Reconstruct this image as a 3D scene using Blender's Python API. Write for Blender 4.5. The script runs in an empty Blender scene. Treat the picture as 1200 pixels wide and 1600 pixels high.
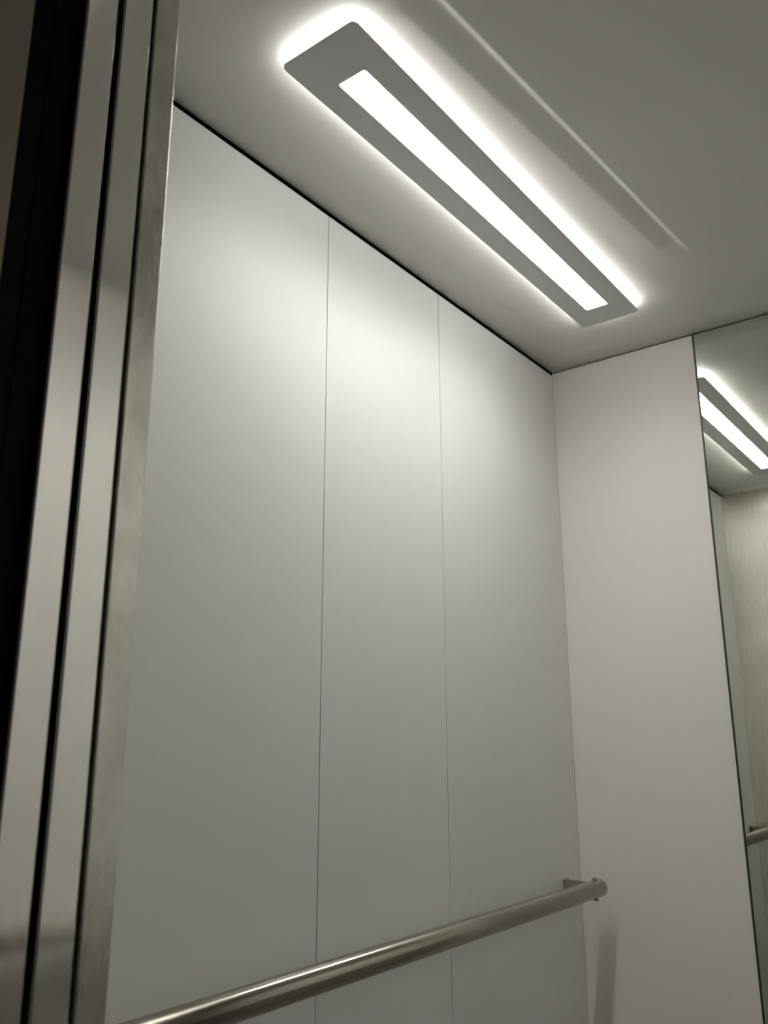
import bpy, bmesh, math
from mathutils import Vector, Matrix

SC = bpy.context.scene
COL = SC.collection

# ---------------------------------------------------------------- measurements (metres)
H = 2.194            # underside of the ceiling
D = 1.5305           # inside face of the back wall
W = 1.16             # inside face of the right wall
XJ = 0.304           # left side of the door opening
XO = 1.06            # right side of the door opening
XM = 0.3836          # left edge of the mirror
Y1, Y2 = 0.5965, 0.9689   # joints of the left wall panels

# ---------------------------------------------------------------- camera
cam_d = bpy.data.cameras.new('camera')
cam = bpy.data.objects.new('camera', cam_d)
COL.objects.link(cam)
R = Matrix(((0.79445494, 0.15806943, 0.58639186),
            (0.60732059, -0.20399227, -0.76782085),
            (-0.0017496, 0.96612691, -0.25806148)))
cam.matrix_world = Matrix.Translation((0.94863, -0.47428, 1.22087)) @ R.to_4x4()
cam_d.sensor_fit = 'VERTICAL'
cam_d.sensor_height = 36.0
cam_d.sensor_width = 27.0
cam_d.lens = 1332.78 / 1600 * 36.0
cam_d.clip_start = 0.01
cam_d.dof.use_dof = True
cam_d.dof.focus_distance = 1.75
cam_d.dof.aperture_fstop = 8.0
SC.camera = cam

# ---------------------------------------------------------------- world, light levels, exposure
world = bpy.data.worlds.new('world')
SC.world = world
world.use_nodes = True
world.node_tree.nodes['Background'].inputs[0].default_value = (0.9, 0.85, 0.7, 1)
world.node_tree.nodes['Background'].inputs[1].default_value = 0.03
LAMP_COLOUR = (1.0, 0.99, 0.965)
DIFFUSER_POWER = 56.0
SIDE_POWER = 8.6
SC.view_settings.view_transform = 'Standard'
SC.view_settings.look = 'None'
SC.view_settings.gamma = 1.0
SC.view_settings.use_curve_mapping = False
SC.view_settings.exposure = 0.02
SC.cycles.sample_clamp_indirect = 0.0
SC.cycles.blur_glossy = 0.3
SC.cycles.max_bounces = 24
SC.cycles.diffuse_bounces = 16
SC.cycles.glossy_bounces = 12

# ---------------------------------------------------------------- materials
def mat(name):
    m = bpy.data.materials.new(name)
    m.use_nodes = True
    nt = m.node_tree
    return m, nt, nt.nodes['Principled BSDF']

def node(nt, kind, **kw):
    n = nt.nodes.new(kind)
    for k, v in kw.items():
        setattr(n, k, v)
    return n

def coords(nt, scale):
    tc = node(nt, 'ShaderNodeTexCoord')
    mp = node(nt, 'ShaderNodeMapping')
    mp.inputs['Scale'].default_value = scale
    nt.links.new(tc.outputs['Object'], mp.inputs['Vector'])
    return mp.outputs['Vector']

def noise(nt, vec, scale, detail=4, rough=.55):
    n = node(nt, 'ShaderNodeTexNoise')
    n.inputs['Scale'].default_value = scale
    n.inputs['Detail'].default_value = detail
    n.inputs['Roughness'].default_value = rough
    nt.links.new(vec, n.inputs['Vector'])
    return n.outputs['Fac']

def ramp(nt, fac, a, b, lo=.3, hi=.7):
    r = node(nt, 'ShaderNodeMapRange')
    r.inputs['From Min'].default_value = lo
    r.inputs['From Max'].default_value = hi
    r.inputs['To Min'].default_value = a
    r.inputs['To Max'].default_value = b
    nt.links.new(fac, r.inputs['Value'])
    return r.outputs['Result']

def colour_ramp(nt, fac, c0, c1, lo=.3, hi=.7):
    r = node(nt, 'ShaderNodeValToRGB')
    r.color_ramp.elements[0].position = lo
    r.color_ramp.elements[1].position = hi
    r.color_ramp.elements[0].color = (*c0, 1)
    r.color_ramp.elements[1].color = (*c1, 1)
    nt.links.new(fac, r.inputs['Fac'])
    return r.outputs['Color']

def painted(name, c, rough, spec=.5, var=.015, bump=.02, coat=0.0, coat_r=.1):
    m, nt, b = mat(name)
    v = coords(nt, (1, 1, 1))
    n = noise(nt, v, 3.5, 5)
    c0 = tuple(max(0, x * (1 - var)) for x in c)
    c1 = tuple(x * (1 + var) for x in c)
    nt.links.new(colour_ramp(nt, n, c0, c1), b.inputs['Base Color'])
    b.inputs['Roughness'].default_value = rough
    b.inputs['Specular IOR Level'].default_value = spec
    b.inputs['Coat Weight'].default_value = coat
    b.inputs['Coat Roughness'].default_value = coat_r
    if bump:
        f = noise(nt, v, 1400, 2)
        bp = node(nt, 'ShaderNodeBump')
        bp.inputs['Strength'].default_value = bump
        bp.inputs['Distance'].default_value = .0004
        nt.links.new(f, bp.inputs['Height'])
        nt.links.new(bp.outputs['Normal'], b.inputs['Normal'])
    return m

def brushed(name, c, rough, aniso=.7, smudge=0.0, dirt=.0):
    """stainless steel with a vertical grain: reflections smear sideways"""
    m, nt, b = mat(name)
    b.inputs['Metallic'].default_value = 1
    b.inputs['Anisotropic'].default_value = aniso
    tg = node(nt, 'ShaderNodeTangent')
    tg.direction_type = 'UV_MAP'
    tg.uv_map = 'UVMap'
    nt.links.new(tg.outputs['Tangent'], b.inputs['Tangent'])
    grain = noise(nt, coords(nt, (900, 900, 6)), 1, 2)
    blot = noise(nt, coords(nt, (1, 1, 1)), 11, 6, .6)
    big = noise(nt, coords(nt, (14, 14, 3)), 1, 5, .65)
    add = node(nt, 'ShaderNodeMath', operation='MULTIPLY_ADD')
    add.inputs[1].default_value = .08
    nt.links.new(grain, add.inputs[0])
    nt.links.new(ramp(nt, big, rough - smudge, rough + smudge), add.inputs[2])
    sub = node(nt, 'ShaderNodeMath', operation='SUBTRACT')
    sub.inputs[1].default_value = .04
    nt.links.new(add.outputs[0], sub.inputs[0])
    nt.links.new(sub.outputs[0], b.inputs['Roughness'])
    nt.links.new(colour_ramp(nt, blot, tuple(x * (1 - dirt) for x in c), c, .38, .62),
                 b.inputs['Base Color'])
    return m

def emitter(name, colour, power):
    m, nt, b = mat(name)
    b.inputs['Base Color'].default_value = (.8, .8, .8, 1)
    b.inputs['Roughness'].default_value = .4
    b.inputs['Emission Color'].default_value = (*colour, 1)
    b.inputs['Emission Strength'].default_value = power
    return m

M_WALL = painted('light_grey_laminate', (.71, .71, .685), .45, .25, .012, .10)
M_LOWER = painted('mid_grey_laminate', (.45, .44, .40), .45, .35, .012, .05)
M_BACK = painted('pale_grey_laminate', (.80, .775, .735), .45, .4, .012, .03)
M_CEIL = painted('ceiling_grey_paint', (.72, .71, .67), .40, .3, .01, .0)
M_PLATE = painted('lamp_plate_grey', (.66, .66, .66), .5, .3, .01, .0)
M_DARK = painted('dark_gap', (.012, .012, .011), .8, .1, .0, .0)
M_BLACK = painted('gap_black', (.004, .004, .0035), .6, .12, .0, .0)
M_FLOOR = painted('dark_vinyl_floor', (.22, .215, .20), .55, .4, .25, .05)
M_LANDING = painted('dull_landing_paint', (.36, .33, .26), .5, .4, .10, .05)
M_STEEL = brushed('brushed_steel', (.95, .94, .90), .14, .8, .004, .02)
M_RETURN = brushed('brushed_return_steel', (.90, .88, .82), .27, .85, .0, .01)
M_RIGHT = brushed('pearl_wall_lacquer', (.95, .94, .91), .44, .3, .01, .02)
M_RIGHT.node_tree.nodes['Principled BSDF'].inputs['Metallic'].default_value = .30
M_JAMB = brushed('smudged_steel', (.88, .855, .80), .28, .6, .09, .24)
M_LAMP = emitter('opal_diffuser', LAMP_COLOUR, DIFFUSER_POWER)
# the diffuser's lens throws its light mostly downwards (lamp optics, the same from every side)
_nt = M_LAMP.node_tree
_g = node(_nt, 'ShaderNodeNewGeometry')
_d = node(_nt, 'ShaderNodeVectorMath', operation='DOT_PRODUCT')
_p = node(_nt, 'ShaderNodeMath', operation='POWER')
_p.inputs[1].default_value = 1.2
_k = node(_nt, 'ShaderNodeMath', operation='MULTIPLY')
_k.inputs[1].default_value = DIFFUSER_POWER
_a = node(_nt, 'ShaderNodeMath', operation='ABSOLUTE')
_nt.links.new(_g.outputs['Incoming'], _d.inputs[0])
_nt.links.new(_g.outputs['Normal'], _d.inputs[1])
_nt.links.new(_d.outputs['Value'], _a.inputs[0])
_nt.links.new(_a.outputs[0], _p.inputs[0])
_nt.links.new(_p.outputs[0], _k.inputs[0])
_nt.links.new(_k.outputs[0], _nt.nodes['Principled BSDF'].inputs['Emission Strength'])
M_SIDE = emitter('glowing_acrylic', LAMP_COLOUR, SIDE_POWER)

m, nt, b = mat('satin_steel_tube')
b.inputs['Metallic'].default_value = 1
b.inputs['Roughness'].default_value = .22
b.inputs['Anisotropic'].default_value = .94      # ground round the tube: highlights run along it
_t = node(nt, 'ShaderNodeTangent')
_t.direction_type = 'UV_MAP'
_t.uv_map = 'UVMap'
nt.links.new(_t.outputs['Tangent'], b.inputs['Tangent'])
nt.links.new(colour_ramp(nt, noise(nt, coords(nt, (30, 4, 30)), 1, 5), (.40, .375, .325), (.54, .51, .455)),
             b.inputs['Base Color'])
M_TUBE = m
m, nt, b = mat('mirror_silver')
b.inputs['Metallic'].default_value = 1
b.inputs['Roughness'].default_value = .012
nt.links.new(colour_ramp(nt, noise(nt, coords(nt, (1, 1, 1)), 2, 3), (.83, .845, .80), (.85, .865, .82)),
             b.inputs['Base Color'])
M_MIRROR = m
M_EDGE = painted('mirror_edge', (.03, .035, .025), .4, .5, .0, .0)

# ---------------------------------------------------------------- mesh helpers
def add_box(bm, x0, x1, y0, y1, z0, z1, mi=0):
    vs = [bm.verts.new(p) for p in ((x0, y0, z0), (x1, y0, z0), (x1, y1, z0), (x0, y1, z0),
                                    (x0, y0, z1), (x1, y0, z1), (x1, y1, z1), (x0, y1, z1))]
    for q in ((3, 2, 1, 0), (4, 5, 6, 7), (0, 1, 5, 4), (1, 2, 6, 5), (2, 3, 7, 6), (3, 0, 4, 7)):
        f = bm.faces.new([vs[i] for i in q])
        f.material_index = mi
    return vs

def add_tube(bm, p0, p1, r, seg=48, cap=0.0):
    """cylinder from p0 to p1; cap > 0 rounds its rims"""
    p0, p1 = Vector(p0), Vector(p1)
    ax = (p1 - p0).normalized()
    u = ax.orthogonal().normalized()
    w = ax.cross(u)
    L = (p1 - p0).length
    prof = [(0, r)] if not cap else [(cap * (1 - math.cos(t)), r - cap + cap * math.sin(t))
                                     for t in [i * math.pi / 8 for i in range(5)]]
    prof = prof + [(L - a, b) for a, b in reversed(prof)]
    rings = []
    for a, rr in prof:
        rings.append([bm.verts.new(p0 + ax * a + (u * math.cos(t) + w * math.sin(t)) * rr)
                      for t in [2 * math.pi * i / seg for i in range(seg)]])
    for A, B in zip(rings, rings[1:]):
        for i in range(seg):
            bm.faces.new((A[i], A[(i + 1) % seg], B[(i + 1) % seg], B[i])).smooth = True
    bm.faces.new(list(reversed(rings[0])))
    bm.faces.new(rings[-1])

def rounded_rect(x0, x1, y0, y1, r, n=8):
    pts = []
    for cx, cy, a0 in ((x1 - r, y1 - r, 0), (x0 + r, y1 - r, 90), (x0 + r, y0 + r, 180), (x1 - r, y0 + r, 270)):
        for i in range(n + 1):
            a = math.radians(a0 + 90 * i / n)
            pts.append((cx + r * math.cos(a), cy + r * math.sin(a)))
    return pts

def add_slab(bm, outer, z0, z1, inner=None, sides_only=False):
    def loop(pts, z):
        return [bm.verts.new((x, y, z)) for x, y in pts]
    A, B = loop(outer, z0), loop(outer, z1)
    n = len(A)
    for i in range(n):
        j = (i + 1) % n
        bm.faces.new((A[i], A[j], B[j], B[i])).smooth = True
    if inner:
        C_, E_ = loop(inner, z0), loop(inner, z1)
        for i in range(n):
            j = (i + 1) % n
            bm.faces.new((C_[j], C_[i], E_[i], E_[j])).smooth = True
            bm.faces.new((A[j], A[i], C_[i], C_[j]))
            bm.faces.new((B[i], B[j], E_[j], E_[i]))
    else:
        bm.faces.new(list(reversed(A)))
        bm.faces.new(B)

def build(name, bm, mats, parent=None, bevel=0.0, seg=2, along=False):
    bm.normal_update()
    uv = bm.loops.layers.uv.new('UVMap')
    for f in bm.faces:
        n = f.normal
        k = max(range(3), key=lambda i: abs(n[i]))
        for l in f.loops:
            c = l.vert.co
            l[uv].uv = (c.y, c.x + c.z) if along else ((c.y, c.z), (c.x, c.z), (c.x, c.y))[k]
    me = bpy.data.meshes.new(name)
    bm.to_mesh(me)
    bm.free()
    o = bpy.data.objects.new(name, me)
    for mm in (mats if isinstance(mats, (list, tuple)) else [mats]):
        me.materials.append(mm)
    COL.objects.link(o)
    if parent:
        o.parent = parent
        o.matrix_parent_inverse = Matrix.Translation(parent.location).inverted()
    if bevel:
        b_ = o.modifiers.new('bevel', 'BEVEL')
        b_.width = bevel
        b_.segments = seg
        b_.limit_method = 'ANGLE'
        b_.harden_normals = True
    return o

def boxes(name, lst, mats, parent=None, bevel=0.0, seg=2):
    bm = bmesh.new()
    for q in lst:
        add_box(bm, *q)
    return build(name, bm, mats, parent, bevel, seg)

def structure(o, label, cat):
    o['kind'] = 'structure'
    o['label'] = label
    o['category'] = cat
    return o

def thing(name, label, cat, loc):
    o = bpy.data.objects.new(name, None)
    COL.objects.link(o)
    o.location = loc
    o.empty_display_size = .05
    o['label'] = label
    o['category'] = cat
    return o

# ---------------------------------------------------------------- the lift car: floor, walls, ceiling
structure(boxes('floor', [(-.05, W + .05, -.112, D + .05, -.04, 0)], M_FLOOR),
          'dark vinyl floor of the lift car', 'floor')

GAP = .0018
wl = structure(boxes('wall_left', [(-.05, -.012, -.031, D + .05, 0, H + .03), (-.05, .03, 0, D + .05, H + .0205, H + .03)], M_DARK),
               'light grey left side wall of three tall flat panels', 'wall')
for ya, yb in ((.002, Y1 - GAP / 2), (Y1 + GAP / 2, Y2 - GAP / 2), (Y2 + GAP / 2, D - .0008)):
    boxes('wall_panel', [(-.012, 0, ya, yb, .004, H - .0075)], M_WALL, wl, .0006)

wr = structure(boxes('wall_right', [(W + .012, W + .05, -.031, D + .05, 0, H + .03)], M_DARK),
               'light grey right side wall of the lift car, seen only in reflections', 'wall')
for ya, yb in ((.002, Y1 - GAP / 2), (Y1 + GAP / 2, Y2 - GAP / 2), (Y2 + GAP / 2, D - .0008)):
    boxes('wall_panel', [(W, W + .012, ya, yb, .842, H - .0075)], M_RIGHT, wr, .0006)
    boxes('lower_panel', [(W, W + .012, ya, yb, .004, .838)], M_LOWER, wr, .0006)

wb = structure(boxes('wall_back', [(-.012, W + .012, D + .012, D + .05, 0, H + .03)], M_DARK),
               'pale grey back wall panel standing to the left of the tall mirror', 'wall')
boxes('wall_panel', [(-.0005, XM - .0022, D, D + .012, .004, H - .002)], M_BACK, wb, .0006)

# the front wall: a steel return either side of the opening, a header over it
wf = structure(boxes('wall_front', [(-.012, XJ, -.0297, 0, 0, H + .03)], [M_RETURN, M_JAMB], None, .0016, 3),
               'smudged steel return panel beside the open lift doorway, nearest the grey wall', 'wall')
for p in wf.data.polygons:          # the narrow face at the doorway is the one hands smudge
    p.material_index = 1 if p.normal.x > .5 else 0
boxes('return_panel', [(XO, W + .012, -.031, 0, 0, H + .03)], M_STEEL, wf, .0016, 3)
boxes('header_panel', [(XJ, XO, -.031, 0, 2.12, H + .03)], M_STEEL, wf, .0016, 3)

# the ceiling: one sheet; added relief beside the light imitates a line and band of reflected light
def smooth(a, b, t):
    t = max(0, min(1, (t - a) / (b - a)))
    return t * t * (3 - 2 * t)

def glow_line_x(y):       # centre of the reflected-light line, shaped as a narrow fold
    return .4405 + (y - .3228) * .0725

def glow_band_x(y):      # outer edge of the reflected-light band, shaped as a slope
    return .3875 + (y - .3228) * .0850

GLOW_LINE, GLOW_BAND = .0032, .0030  # depths of the added relief that stands in for reflected light

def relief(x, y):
    """how far the sheet dips below H to imitate the reflected light"""
    fx, gx = glow_line_x(y), glow_band_x(y)
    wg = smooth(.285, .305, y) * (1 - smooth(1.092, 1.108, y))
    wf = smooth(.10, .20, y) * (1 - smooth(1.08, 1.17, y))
    a = GLOW_BAND * min(max((x - (gx - .050)) / .050, 0), 1) if x < gx else GLOW_BAND * (1 - smooth(-.012, 1.0, (x - gx) / .045))
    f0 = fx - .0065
    b = GLOW_LINE * smooth(0, .013, x - f0) if x < fx + .0065 else GLOW_LINE * (1 - smooth(-.15, 1, (x - fx - .0065) / .14))
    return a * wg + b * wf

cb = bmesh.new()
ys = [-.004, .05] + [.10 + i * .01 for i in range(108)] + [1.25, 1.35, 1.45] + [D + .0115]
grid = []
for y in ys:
    fx, gx = glow_line_x(min(max(y, 0), D)), glow_band_x(min(max(y, 0), D))
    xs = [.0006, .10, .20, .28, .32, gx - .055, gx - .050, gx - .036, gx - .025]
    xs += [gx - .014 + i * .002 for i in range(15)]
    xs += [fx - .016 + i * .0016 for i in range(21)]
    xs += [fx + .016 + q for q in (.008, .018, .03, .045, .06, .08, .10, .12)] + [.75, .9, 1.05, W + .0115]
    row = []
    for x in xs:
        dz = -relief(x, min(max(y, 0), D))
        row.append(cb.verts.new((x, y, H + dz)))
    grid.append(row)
for a, b2 in zip(grid, grid[1:]):
    for i in range(len(a) - 1):
        cb.faces.new((a[i], b2[i], b2[i + 1], a[i + 1])).smooth = True
top = []
ring = grid[0] + [r[-1] for r in grid[1:]] + list(reversed(grid[-1][:-1])) + [r[0] for r in reversed(grid[1:-1])]
up = [cb.verts.new((v.co.x, v.co.y, H + .02)) for v in ring]
for i in range(len(ring)):
    j = (i + 1) % len(ring)
    cb.faces.new((ring[j], ring[i], up[i], up[j]))
cb.faces.new(up)
bmesh.ops.recalc_face_normals(cb, faces=cb.faces)
structure(build('ceiling', cb, M_CEIL), 'satin grey ceiling with a bright line of reflected light shaped as relief beside the long light', 'ceiling')

# ---------------------------------------------------------------- mirror on the back wall
mir = thing('wall_mirror', 'tall mirror on the back wall reflecting the ceiling light', 'mirror', (XM, D, .01))
boxes('backing', [(XM, W - .002, D + .0035, D + .0118, .01, H - .002)], M_EDGE, mir)
boxes('glass', [(XM + .0028, W - .004, D - .0005, D + .0034, .012, H - .0025)], [M_MIRROR], mir)
boxes('edge_strip', [(XM - .0020, XM + .0026, D - .0006, D + .0034, .012, H - .003)], M_EDGE, mir)

# ---------------------------------------------------------------- the ceiling light
LX0, LX1, LY0, LY1 = .1989, .337, .2609, 1.2968
EX0, EX1, EY0, EY1 = .2424, .2929, .3396, 1.2204
ZB, ZT = 2.1737, 2.1762
lt = thing('ceiling_light', 'long flat grey light with a white strip, glowing edges, on the ceiling',
           'ceiling light', ((LX0 + LX1) / 2, (LY0 + LY1) / 2, H))
bm = bmesh.new()
add_slab(bm, rounded_rect(LX0, LX1, LY0, LY1, .010), ZB, ZT, rounded_rect(EX0, EX1, EY0, EY1, .004))
build('frame_plate', bm, M_PLATE, lt)
bm = bmesh.new()
add_slab(bm, rounded_rect(EX0 + .0002, EX1 - .0002, EY0 + .0002, EY1 - .0002, .0038), ZB + .0006, ZT)
o = build('diffuser', bm, M_LAMP, lt)
o['label'] = 'bright white diffuser strip'
bm = bmesh.new()
add_slab(bm, rounded_rect(LX0 + .003, LX1 - .003, LY0 + .003, LY1 - .003, .012), ZT + .0001, H - .0006)
o = build('acrylic_body', bm, M_SIDE, lt)
o['label'] = 'glowing white edge'

# ---------------------------------------------------------------- handrails
def handrail(label, side):
    """side 0 = on the left wall, 1 = on the right wall"""
    zr, r = .900, .0190
    def X(x):
        return W - x if side else x
    xr = .0782
    y0, y1 = .060, 1.4610
    t = thing('handrail', label, 'handrail', (X(0), (y0 + y1) / 2, zr))
    bm = bmesh.new()
    add_tube(bm, (X(xr), y0 + .004, zr), (X(xr), y1 - .004, zr), r, 64)
    build('rail_tube', bm, M_TUBE, t, along=True)
    for a, b_ in ((y0, y0 + .005), (y1 - .005, y1)):
        bm = bmesh.new()
        add_tube(bm, (X(xr), a, zr), (X(xr), b_, zr), r - .0002, 64, .0022)
        build('end_cap', bm, M_TUBE, t)
    for yb in (.082, 1.4390):
        xa, xb = sorted((X(.0), X(.0030)))
        xc, xd = sorted((X(.0028), X(xr - .004)))
        # flat arm standing on edge, with a short foot folded against the wall
        bk = boxes('bracket', [(xc, xd, yb - .0020, yb + .0020, zr - .013, zr + .013),
                               (xa, xb, yb - .0020, yb + .024, zr - .013, zr + .013)], M_TUBE, t, .0007)
        for z0, z1 in ((zr + r - .003, zr + r + .0042), (zr - r - .0058, zr - r + .003)):
            bm = bmesh.new()
            add_tube(bm, (X(xr - .001), yb, z0), (X(xr - .001), yb, z1), .0062, 24, .0012)
            bo = build('bolt', bm, M_TUBE, None)
            bo.parent = bk
            bo.matrix_parent_inverse = bk.matrix_local.inverted()
    return t

handrail('round satin steel handrail along the grey left wall', 0)
handrail('round steel handrail on the right wall, seen only as reflections in the door edges', 1)

# ---------------------------------------------------------------- doorway: car door leaves, black gap strips, landing frame
structure(boxes('door_1', [(-.42, XJ, -.0680, -.0340, .006, H)], M_STEEL, None, .0022, 3),
          'steel leading edge of the sliding door leaf nearer the cabin', 'door')
structure(boxes('door_2', [(-.42, XJ, -.1088, -.0748, .006, H)], M_STEEL, None, .0022, 3),
          'steel leading edge of the sliding door leaf beside the wide black gap', 'door')
structure(boxes('trim_1', [(-.10, XJ - .012, -.134, -.112, .0, H), (-.10, XJ - .007, -.158, -.137, .0, H)],  # black strips added to give the shaft gap its darkness
                M_BLACK, None, .001),
          'added black strips filling the wide dark gap between the lift and the landing', 'trim')
structure(boxes('trim_2', [(-.35, XJ, -.330, -.1600, 0, 2.5)], M_LANDING, None, .0014, 3),
          'dull grey landing door frame at the far left', 'trim')
structure(boxes('trim_3', [(-.42, XO + .3, -.158, -.1125, -.04, -.001)], M_STEEL, None, .001),
          'steel door sill at the threshold of the lift', 'sill')
structure(boxes('wall_shaft', [(-.44, -.425, -.16, -.031, 0, 2.5), (-.425, -.05, -.0315, -.0310, 0, 2.5)], M_DARK),
          'dark shaft lining behind the door leaves', 'wall')
